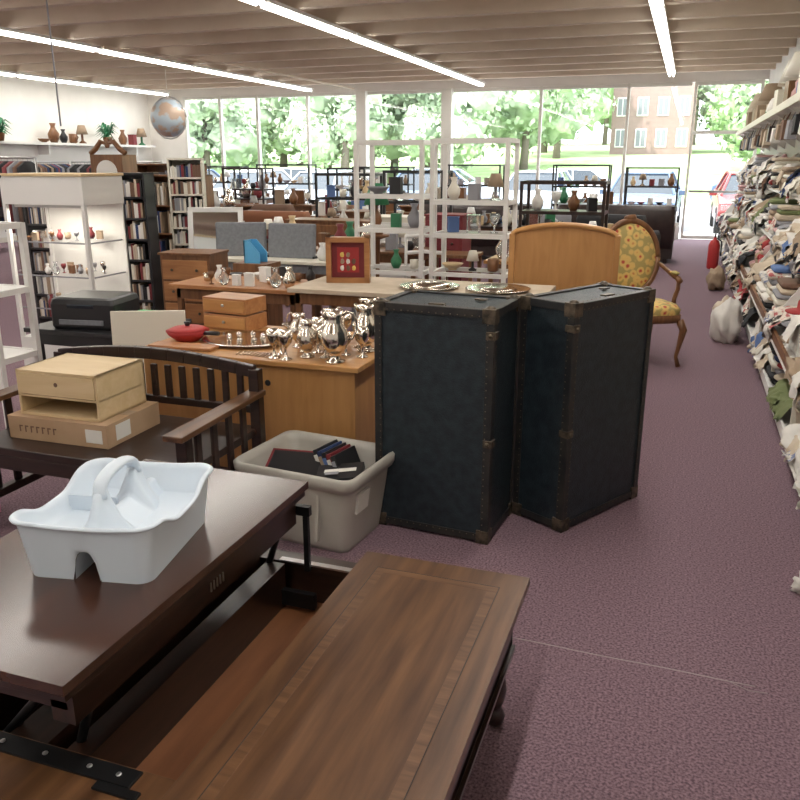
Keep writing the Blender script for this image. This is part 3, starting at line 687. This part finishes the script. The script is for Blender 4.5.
def plant(name,loc,s,seed):
    t=MB(name,loc); rg=random.Random(seed)
    t.lathe([(.07*s,0),(.1*s,.12*s),(.105*s,.14*s),(.09*s,.13*s)],'brown',n=14)
    for i in range(44):
        a=rg.uniform(0,2*pi); r=rg.uniform(.12,.3)*s; z=rg.uniform(.15,.45)*s
        p=[Vector((0,0,.12*s)),Vector((r*.5*math.cos(a),r*.5*math.sin(a),z)),Vector((r*math.cos(a),r*math.sin(a),z*.9-.06*s))]
        sd=Vector((-math.sin(a),math.cos(a),0))*.02*s
        t.add([p[0],p[1]+sd*1.6,p[2],p[1]-sd*1.6],[(0,1,2,3)],'green')
    return t.done()
plant('potted_fern',(XL+.36,16.35,2.001),1.1,1); plant('potted_fern',(XL+.36,13.1,2.001),1.1,2); plant('potted_palm',(-12.0,17.0,0),3.0,3)
o=MB('hanging_globe',(-9.4,13.7,2.40)); 
o.lathe([(.02,-.34)]+[(.35*math.sin(pi*i/16),-.35*math.cos(pi*i/16)) for i in range(1,16)]+[(.02,.34)],mat('globe_print',(.42,.50,.56),.35,c2=(.46,.34,.26),scale=5,lo=.46,hi=.54),n=28,sy=.9); o.tube([(0,0,.34),(0,0,.848)],.006,'paper',n=5); o.tube([(.38*math.cos(a*pi/8),0,.38*math.sin(a*pi/8)) for a in range(17)],.012,'steel',n=6); o.done()
o=MB('round_pedestal_table',(-9.4,13.7,0)); o.lathe([(.25,0),(.05,.04),(.04,.7),(.4,.72),(.4,.75)],'brown',n=24); o.done()

# ---------------- middle/back fill ----------------
def sofa(name,loc,rot,w,m,h=.92):
    t=MB(name,loc,rot)
    t.bb(-w/2,w/2,-.42,.42,.08,.3,m); t.loft([rrect(w,.26,.06,.25,5,0,.32),rrect(w,.28,.07,h-.08,5,0,.34),rrect(w-.04,.22,.07,h,5,0,.34)],m,cap0=True,cap1=True)
    n=max(1,round((w-.4)/.6)); cw=(w-.44)/n
    for i in range(n): 
        t.loft([rrect(cw-.02,.62,.06,.3,5,-w/2+.22+cw*(i+.5),-.1),rrect(cw,.64,.07,.36,5,-w/2+.22+cw*(i+.5),-.1),rrect(cw-.04,.6,.07,.46,5,-w/2+.22+cw*(i+.5),-.1)],m,cap1=True)
        t.loft([rrect(cw-.03,.14,.05,.44,5,-w/2+.22+cw*(i+.5),.14),rrect(cw-.02,.2,.06,.6,5,-w/2+.22+cw*(i+.5),.15),rrect(cw-.06,.12,.05,h-.02,5,-w/2+.22+cw*(i+.5),.19)],m,cap1=True)
    for sx in (-1,1): t.loft([rrect(.2,.8,.06,.08,5,sx*(w/2-.1),0),rrect(.22,.82,.08,.55,5,sx*(w/2-.1),0),rrect(.16,.78,.07,.63,5,sx*(w/2-.1),0)],m,cap1=True)
    for sx in (-1,1):
        for sy in (-1,1): t.box((sx*(w/2-.1),sy*.34,.04),(.06,.06,.08),'dkwood')
    return t.done()
sofa('leather_sofa',(-1.1,14.3,0),pi,1.9,'leather'); sofa('leather_sofa',(-3.3,13.8,0),pi,1.9,'leather'); sofa('brown_loveseat',(-6.9,12.6,0),pi,1.5,M['browncl']); sofa('upholstered_armchair',(-.9,12.4,0),pi-.3,1.0,'blackcl',.88); sofa('upholstered_armchair',(-2.1,12.6,0),pi+.1,.95,'greycl',.9)
sofa('orange_armchair',(-5.6,10.9,0),pi,1.1,mat('rust_fabric',(.24,.09,.04),.8))
k=60
for (x0,x1,y0,y1,z,m) in ((-3.6,-2.4,7.4,8.0,.76,'brown'),(-1.7,-.9,7.2,7.8,.74,'oak'),(-1.5,-.7,9.2,9.9,.75,'brown'),(-5.9,-4.7,12.2,12.9,.75,'brown'),(-3.0,-1.6,10.9,11.6,.76,'dkwood'),(-7.8,-6.8,14.4,15.1,.8,'brown'),(-5.2,-4.2,8.2,8.8,.75,'dkwood'),(-8.6,-7.5,11.6,12.0,.75,'oak'),(-11,-9.9,15.2,15.9,.8,'brown'),(-4.9,-3.7,11.2,11.8,.9,'brown'),(-8.9,-8.0,14.6,15.3,.9,'dkwood'),(-5.0,-3.6,15.2,15.8,.9,'brown'),(-2.4,-1.2,15.5,16.1,.85,'dkwood'),(-7.4,-6.5,11.3,11.9,.85,'dkwood'),(-8.9,-7.6,9.0,9.6,.85,'brown')):
    table('wooden_table',x0,x1,y0,y1,z,m,'brown'); clutter('table_wares',x0+.05,x1-.05,y0+.05,y1-.05,z+.002,24,k,1.2 if y0<11 else 1.9); k+=1
for (x0,x1,y0,y1,h,mm) in ((-1.55,-.75,8.1,8.5,1.42,'dkwood'),(-3.55,-2.8,9.6,10.0,1.5,'black'),(-4.8,-4.0,10.3,10.7,1.45,'black'),(-2.6,-1.5,16.9,17.3,1.55,'black'),(-1.2,-.2,17.3,17.7,1.5,'black'),(-4.9,-3.7,16.9,17.3,1.55,'black'),(-7.1,-5.8,17.2,17.6,1.5,'black'),(-9.4,-8.1,17.0,17.4,1.55,'black'),(-11.3,-10.2,17.6,18.0,1.5,'black'),(-6.6,-5.8,15.4,15.8,1.4,'white'),(-6.1,-5.4,13.6,14.0,1.5,'black'),(-8.0,-7.2,13.2,13.6,1.5,'dkwood')):
    etagere(x0,x1,y0,y1,h,[.35,.75,1.12],m=mm,name='metal_display_shelf' if mm!='dkwood' else 'wooden_display_shelf',seed=k,fill=9,w=.03,s=1.2,solid=mm if mm=='dkwood' else None); k+=1
o=MB('wooden_end_table',(-2.05,7.62,0)); o.bb(-.2,.2,-.2,.2,.72,.75,'brown')
for sx in (-1,1):
    for sy in (-1,1): o.box((sx*.17,sy*.17,.36),(.035,.035,.72),'brown')
o.done(bevel=.004)
o=MB('tall_plant_stand',(-2.72,7.15,0)); o.lathe([(.14,0),(.12,.02),(.03,.05),(.02,.5),(.03,.9),(.12,.93),(.12,.95)],'brown',n=16); o.done()
o=MB('table_lamp',(-2.72,7.15,.951)); o.lathe([(.06,0),(.065,.02),(.02,.05),(.05,.12),(.04,.18),(.012,.22),(.012,.30)],'brown',n=16); o.lathe([(.12,.27),(.06,.46)],'green',n=20); o.done()
o=MB('white_side_chair',(-2.22,7.05,0),.3)
for sx in (-1,1):
    for sy in (-1,1): o.tube([(sx*.2,sy*.19,0),(sx*.18,sy*.18,.45)],.016,'white',n=8)
    o.tube([(sx*.18,.19,.44),(sx*.17,.24,.95)],.015,'white',n=8)
o.loft([rrect(.42,.40,.06,.44),rrect(.42,.40,.06,.47)],'white',cap0=True,cap1=True)
for z in (.62,.78,.93): o.tube([(-.17,.22,z),(0,.25,z+.01),(.17,.22,z)],.018,'white',n=8)
o.done()

# ---------------- right wall shelving ----------------
s=MB('wall_shelving_unit')
ys,ye=1.2,17.2
XW=XR-.01
s.bb(XW-.03,XW,ys,ye,0,2.45,'cream')
tiers=[(.10,.66),(.50,.64),(.90,.80),(1.30,.92)]
for z,x in tiers: s.bb(x,XW-.03,ys,ye,z-.022,z,'white')
s.bb(.62,.64,ys,ye,.47,.53,'brown'); s.bb(.618,.622,ys,ye,.452,.472,'white'); s.bb(.645,.66,ys,ye,.06,.13,'white')
s.bb(.78,XW-.03,5.2,ye,2.08,2.12,'white'); s.bb(.765,.785,5.2,ye,2.07,2.14,'cream')
y=ys
while y<ye:
    s.bb(.68,XW-.03,y-.012,y+.012,0,.5,'cream'); s.prism([(XW-.03,y-.01,.5),(.68,y-.01,.5),(.70,y-.01,.64),(1.0,y-.01,1.1),(XW-.03,y-.01,1.2)],(0,.02,0),'white')
    if y>5: s.prism([(XW-.03,y,1.78),(XW-.03,y,2.08),(.8,y,2.08)],(0,.02,0),'white')
    y+=1.22
s.done()
rg=random.Random(81)
PAL=['wcloth','beige','tan','wcloth','greycl','wcloth','blackcl','wcloth','redcl','navy','pinkcl','bluecl','beige','cream','tan','blackcl','plaid','print','olive','greycl','cream','beige','browncl','print','wcloth','wcloth']
def teddy(mb,x,y,z,s_,m):
    mb.blob((x,y,z+.09*s_),(.07*s_,.07*s_,.09*s_),m,.12,2,1,9); mb.blob((x-.01,y,z+.21*s_),(.055*s_,.06*s_,.055*s_),m,.08,2,2,9)
    for q in (-1,1):
        mb.blob((x,y+q*.045*s_,z+.26*s_),(.018*s_,.022*s_,.022*s_),m,.1,1,3,5); mb.blob((x-.05*s_,y+q*.055*s_,z+.03*s_),(.06*s_,.028*s_,.028*s_),m,.1,1,4,6); mb.blob((x-.03*s_,y+q*.075*s_,z+.12*s_),(.045*s_,.022*s_,.03*s_),m,.1,1,5,6)
        mb.blob((x-.058*s_,y+q*.02*s_,z+.225*s_),(.006*s_,.006*s_,.006*s_),'black',.1,1,6,4)
    mb.blob((x-.06*s_,y,z+.20*s_),(.02*s_,.022*s_,.018*s_),'beige',.1,1,6,5)
def hat(mb,x,y,z,s_,m):
    mb.lathe([(.15*s_,0),(.155*s_,.008),(.09*s_,.014),(.085*s_,.07*s_),(.06*s_,.095*s_),(.01,.10*s_)],m,(x,y,z),n=18)
def basket(mb,x,y,z,s_,m,m2,sd):
    mb.lathe([(.11*s_,0),(.13*s_,.06*s_),(.14*s_,.13*s_),(.147*s_,.14*s_),(.135*s_,.145*s_),(.12*s_,.1*s_)],m,(x,y,z),n=20); mb.blob((x,y,z+.13*s_),(.11*s_,.11*s_,.06*s_),m2,.6,2.2,sd,9)
for ti,(z,x) in enumerate(tiers):
    mb=MB('folded_linens'); tb=MB('plush_toys_and_hats'); y=2.6
    H={0:.36,1:.37,2:.37,3:.50}[ti]
    while y<17:
        m=rg.choice(PAL); k=rg.random(); dx=XW-.05-x
        w=rg.uniform(.30,.62)
        if k<.50:
            # pile of crumpled cloth: broad drape plus overlapping pieces
            hh=H*rg.uniform(.6,.95)
            def prof_(sc,ext):
                return [(x+dx,z+hh*sc),(x+dx*.65,z+hh*sc*rg.uniform(.85,1)),(x+dx*.32,z+hh*sc*rg.uniform(.55,.8)),(x+.03,z+hh*sc*.3+.03),(x-.015-ext*.2,z+.03),(x-.02,z-(ext if ti else -.012))]
            mb.drape(prof_(1,.02),y-.02,y+w,m,rg.random()*60,amp=rg.uniform(.04,.07),fr=rg.uniform(4,7),nv=22)
            for rep in range(rg.randint(1,3)):
                ya=y+rg.uniform(0,w*.6); mb.drape([(a_-.012,b2+.02) for a_,b2 in prof_(rg.uniform(.5,.9),rg.uniform(0,.12))][rg.randint(0,2):],ya,ya+w*rg.uniform(.25,.5),rg.choice(PAL),rg.random()*60,amp=rg.uniform(.03,.05),fr=rg.uniform(5,9),nv=14)
        elif k<.68:
            zz=z+.001; n=rg.randint(4,9); base=rg.choice(PAL)
            for q in range(n):
                t_=rg.uniform(.03,.055); mm=base if rg.random()<.4 else rg.choice(PAL); jx=rg.uniform(-.02,.03)
                if zz+t_>z+H*.9: break
                mb.loft([[(a+x+dx*.43+jx,b_+y+w/2,c_+zz) for a,b_,c_ in rrect((dx*.82)-e_,w*.92-e_,.04,zq,4)] for zq,e_ in ((0,.025),(t_*.3,0),(t_*.7,0),(t_*.98,.025))] ,mm,cap0=True,cap1=True); zz+=t_
        elif k<.76:
            mb.box((x+dx*.45,y+w/2,z+.101),(dx*.75,w*.8,.2),rg.choice(['card','paper','cream','greycl','tan']),rz=rg.uniform(-.08,.08)); mb.drape([(x+dx*.8,z+.27),(x+dx*.4,z+.25),(x+.05,z+.21),(x+.0,z+.07)],y+.05,y+w*.8,rg.choice(PAL),rg.random()*9,.04,6)
        elif k<.90:
            n=1 if w<.42 else 2
            for q in range(n):
                s_=rg.uniform(1.1,1.45)*(1 if H>.4 or n else 1); s_=min(s_,H/.29); teddy(tb,x+.15*s_,y+w*(q+.5)/n,z+.012,s_,rg.choice(['beige','tan','browncl','wcloth','pinkcl','greycl','wcloth','redcl']))
            mb.drape([(x+dx,z+H*.8),(x+dx*.7,z+H*.6),(x+dx*.5,z+.03)],y,y+w,rg.choice(PAL),rg.random()*9,.03,6)
        elif k<.95:
            basket(tb,x+.19,y+w/2,z+.002,1.1,rg.choice(['tan','brown','beige']),rg.choice(PAL),y)
        else:
            hat(tb,x+.16,y+w/2,z+.002,1.1,rg.choice(['tan','beige','blackcl','wcloth'])); hat(tb,x+.17,y+w/2+.02,z+.095,1.05,rg.choice(['tan','greycl','beige'])); hat(tb,x+.17,y+w/2-.01,z+.185,1.0,rg.choice(['wcloth','redcl','beige']))
        y+=w*.95
    mb.done(); tb.done()
mb=MB('stuffed_bags'); 
for i,(x,y,r) in enumerate(((.46,7.9,.19),(.45,8.3,.16),(.46,11.2,.15))): mb.blob((x,y,r*.9),(r*.72,r,r*1.1),['wcloth','beige','tan'][i],.4,1.8,i,14,zmin=0.002)
mb.done()
o=MB('fire_extinguisher',(.47,13.5,0)); o.lathe([(.075,0),(.085,.02),(.085,.36),(.06,.43),(.025,.45),(.025,.48)],'red',n=18); o.tube([(0,0,.48),(0,-.03,.53),(0,-.12,.53)],.014,'black',n=6); o.tube([(.03,0,.47),(.10,0,.42),(.105,0,.2)],.012,'black',n=6); o.done()
mb=MB('crumpled_tissue'); mb.blob((.565,3.12,.03),(.035,.045,.04),'wcloth',.8,2.5,3,10,zmin=0.001); mb.done()
rg=random.Random(5); mb=MB('baskets_and_lamps'); y=5.5
while y<17:
    k=rg.random(); x=rg.uniform(.97,1.07)
    if k<.35:
        r=rg.uniform(.11,.16); m=rg.choice(['tan','brown','beige','card']); mb.lathe([(r*.8,0),(r,.12),(r*1.05,.2),(r*.98,.2),(r*.75,.02)],m,(x,y,2.121),n=18); mb.tube([(x,y+r*math.cos(pi*i/8),2.3+r*1.1*math.sin(pi*i/8)) for i in range(9)],.01,m,n=6)
    elif k<.65:
        mb.lathe([(.07,0),(.08,.02),(.03,.05),(.06,.15),(.03,.24),(.012,.28),(.012,.36)],rg.choice(['brown','cream','green','silver']),(x,y,2.121),n=14); mb.lathe([(.17,.3),(.1,.52)],rg.choice(['cream','beige','tan']),(x,y,2.121),n=20)
    elif k<.85: mb.box((x,y,2.122+.14),(.3,.2,.28),rg.choice(['card','cream','brown','tan','green']),rz=.1)
    else: mb.blob((x,y,2.25),(.14,.15,.14),rg.choice(PAL),.4,2,y,10,zmin=2.121)
    y+=rg.uniform(.3,.45)
mb.done()
mb=MB('hanging_handbags'); rg=random.Random(9)
for i in range(20):
    y=6.6+i*.52; z=rg.uniform(1.86,1.92); x=.86; w=rg.uniform(.18,.28); hh=rg.uniform(.14,.19); m=rg.choice(['blackcl','browncl','tan','leather','beige','wcloth','greycl'])
    mb.tube([(x,y-w*.3,z+hh/2),(x+.03,y,2.07),(x,y+w*.3,z+hh/2)],.006,m,n=5)
    mb.box((x,y,z),(.08,w,hh),m,rx=rg.uniform(-.12,.12),tap=.8)
mb.done(bevel=.025,seg=3)

# ---------------- exterior ----------------
o=MB('sidewalk'); o.bb(-30,20,YF+.16,20.6,-.12,-.02,'conc'); o.done()
o=MB('parking_lot'); o.bb(-60,50,20.6,36,-.3,-.14,'asphalt')
for i in range(18): o.bb(-24+i*2.75,-23.9+i*2.75,20.8,25.6,-.14,-.139,'paper')
o.done()
o=MB('lawn_hill'); N=40
vs=[];fs=[]
ysl=[36,38,44,52,60,70,110]; zs=[-.14,.0,.5,1.3,2.0,2.5,4]
for yy,zz in zip(ysl,zs):
    for i in range(N+1):
        x=-110+220*i/N; vs.append((x,yy,zz+.15*noise.noise(Vector((x*.1,yy*.1,0)))))
for j in range(len(ysl)-1):
    for i in range(N): a=j*(N+1)+i; fs.append((a,a+1,a+N+2,a+N+1))
o.add(vs,fs,'lawn',True); o.done()
def car(name,loc,paint,rot=0):
    c=MB(name,loc,rot)
    prof=[(-2.2,.35),(-2.25,.6),(-2.1,.78),(-1.15,.95),(1.9,1.0),(2.2,.95),(2.25,.5),(2.15,.3)]
    rings=[]
    for x,k in ((-.9,.94),(-.88,1),(-.4,1.02),(.4,1.02),(.88,1),(.9,.94)):
        rings.append([(x,y*(1 if k>1 else .985),.25+(z-.25)*k) for y,z in prof])
    c.loft(rings,paint,cap0=True,cap1=True,smooth=False)
    cab=[(-1.2,.93),(-.45,1.42),(1.1,1.46),(1.85,.98)]
    rings=[[(x,y,z) for y,z in cab] for x in (-.72,.72)]
    c.loft([[(x*(.82/.72),y,z) if z<1 else (x*.85,y,z) for x,y,z in r] for r in rings],'gl_dark',cap0=True,cap1=True,smooth=False)
    c.box((0,.33,1.46),(1.24,1.6,.04),paint,rx=math.radians(1.5))
    for sx in (-1,1):
        c.tube([(sx*.82,-1.2,.93),(sx*.61,-.45,1.44)],.035,paint,n=6); c.tube([(sx*.82,1.85,.97),(sx*.61,1.1,1.47)],.05,paint,n=6); c.tube([(sx*.82,.2,.97),(sx*.61,.25,1.45)],.03,paint,n=6)
        for y in (-1.4,1.35): c.lathe([(.1,-.1),(.32,-.1),(.34,-.05),(.34,.05),(.32,.1),(.2,.1),(.05,.11)],'tyre',(sx*.82,y,.342),n=20,X=Matrix.Rotation(pi/2,4,'Y')); c.lathe([(.18,-.115),(.2,.115)],'steel',(sx*.82,y,.342),n=14,X=Matrix.Rotation(pi/2,4,'Y'))
        c.box((sx*.68,-2.17,.68),(.34,.12,.13),'glass',rz=sx*.2); c.box((sx*1.0,-.85,.98),(.18,.08,.12),paint)
    c.box((0,-2.24,.58),(.8,.04,.16),'black'); c.box((0,-2.2,.38),(1.6,.1,.14),'black')
    return c.done(bevel=.04,seg=3)
for i,(x,y,p) in enumerate(((-13.3,23.6,'whitec'),(-10.5,23.2,'silverc'),(-7.4,23.5,'bluec'),(-4.2,24.5,'silverc'),(-1.1,23.3,'bluec'),(1.6,23.3,'redc'),(-15.9,23.5,'bluec'),(4.3,23.6,'silverc'))):
    car('parked_car',(x,y,-.138),p,random.Random(i).uniform(-.05,.05))
for i,x in enumerate((-22,-16,-9.5,-4,3)): car('parked_car',(x,33,-.138),['silverc','whitec','silverc','whitec','bluec'][i],pi/2)
o=MB('brick_apartment_building',(0,62,1.8)); o.bb(-5.6,-.0,0,8,0,10,'brick')
for i in range(4):
    for j in range(4):
        x=-4.9+i*1.38; z=.8+j*2.1; o.bb(x-.38,x+.38,-.06,.02,z,z+1.25,'white'); o.bb(x-.32,x-.03,-.08,-.05,z+.08,z+1.17,'grey'); o.bb(x+.03,x+.32,-.08,-.05,z+.08,z+1.17,'grey')
o.bb(-5.8,.2,-.2,8.2,10,10.3,'conc'); o.done()
rg=random.Random(12)
def tree(loc,r,hh,lm,n=900):
    t=MB('tree',loc); R2=random.Random(int(loc[0]*13+loc[1]*7))
    t.tube([(0,0,0),(.1,0,hh*.4),(0,.1,hh*.75)],[.28,.2,.1],'bark',n=8)
    cs=[(R2.uniform(-r*.6,r*.6),R2.uniform(-r*.5,r*.5),hh*R2.uniform(.32,.95),r*R2.uniform(.4,.65)) for _ in range(11)]
    for i,(a,b_,c_,q) in enumerate(cs): t.blob((a,b_,c_),(q*.85,q*.85,q*.68),lm,.6,3,i+loc[0],9)
    for _ in range(n):
        a,b_,c_,q=R2.choice(cs); d=Vector((R2.gauss(0,1),R2.gauss(0,1),R2.gauss(0,1))).normalized()
        p=Vector((a,b_,c_))+Vector((d.x*q,d.y*q,d.z*q*.8))*R2.uniform(.85,1.3)
        u=Vector((R2.gauss(0,1),R2.gauss(0,1),R2.gauss(0,1))).normalized()*R2.uniform(.1,.24); w=u.cross(d).normalized()*R2.uniform(.08,.2)
        t.add([p-u,p+w,p+u,p-w],[(0,1,2,3)],lm)
    t.done()
for i in range(17):
    x=-50+i*3.3+rg.uniform(-.8,.8)
    y=rg.uniform(44,54)
    if -7.2<x<2.4: continue
    tree((x,y,.5+(y-44)*.08),rg.uniform(2.8,3.8),rg.uniform(5,8),['leaf2','leaf','leaf2'][i%3],2400)
for x,y in ((-33,40),(-25,39.5),(-17,40),(-12.2,42),(4.5,48),(9,46),(-8.8,58),(3.8,66),(-11,66)): tree((x,y,.3+max(0,y-44)*.08),2.6 if y<55 else 3.6,5.6 if y<55 else 8,'leaf2',2400)
for i in range(18):
    tree((-90+i*9,92+rg.uniform(-3,3),3.2),6.5,14,'leaf2',500)

# ---------------- light ----------------
w=bpy.data.worlds.new('sky'); S.world=w; w.use_nodes=True
bg=w.node_tree.nodes['Background']; bg.inputs[0].default_value=(.88,.94,1,1); bg.inputs[1].default_value=5.6
L=bpy.data.lights.new('sun','SUN'); L.energy=6.5; L.angle=.02; L.color=(1,.96,.88)
ob=bpy.data.objects.new('sun',L); ob.rotation_euler=(math.radians(42),0,math.radians(-35)); S.collection.objects.link(ob)

cam=bpy.data.cameras.new('camera'); cam.lens=36; cam.sensor_width=36; cam.clip_end=400
co=bpy.data.objects.new('camera',cam); co.location=(0,0,1.6); co.rotation_euler=(math.radians(90-16.57),0,math.radians(19.2)); S.collection.objects.link(co); S.camera=co
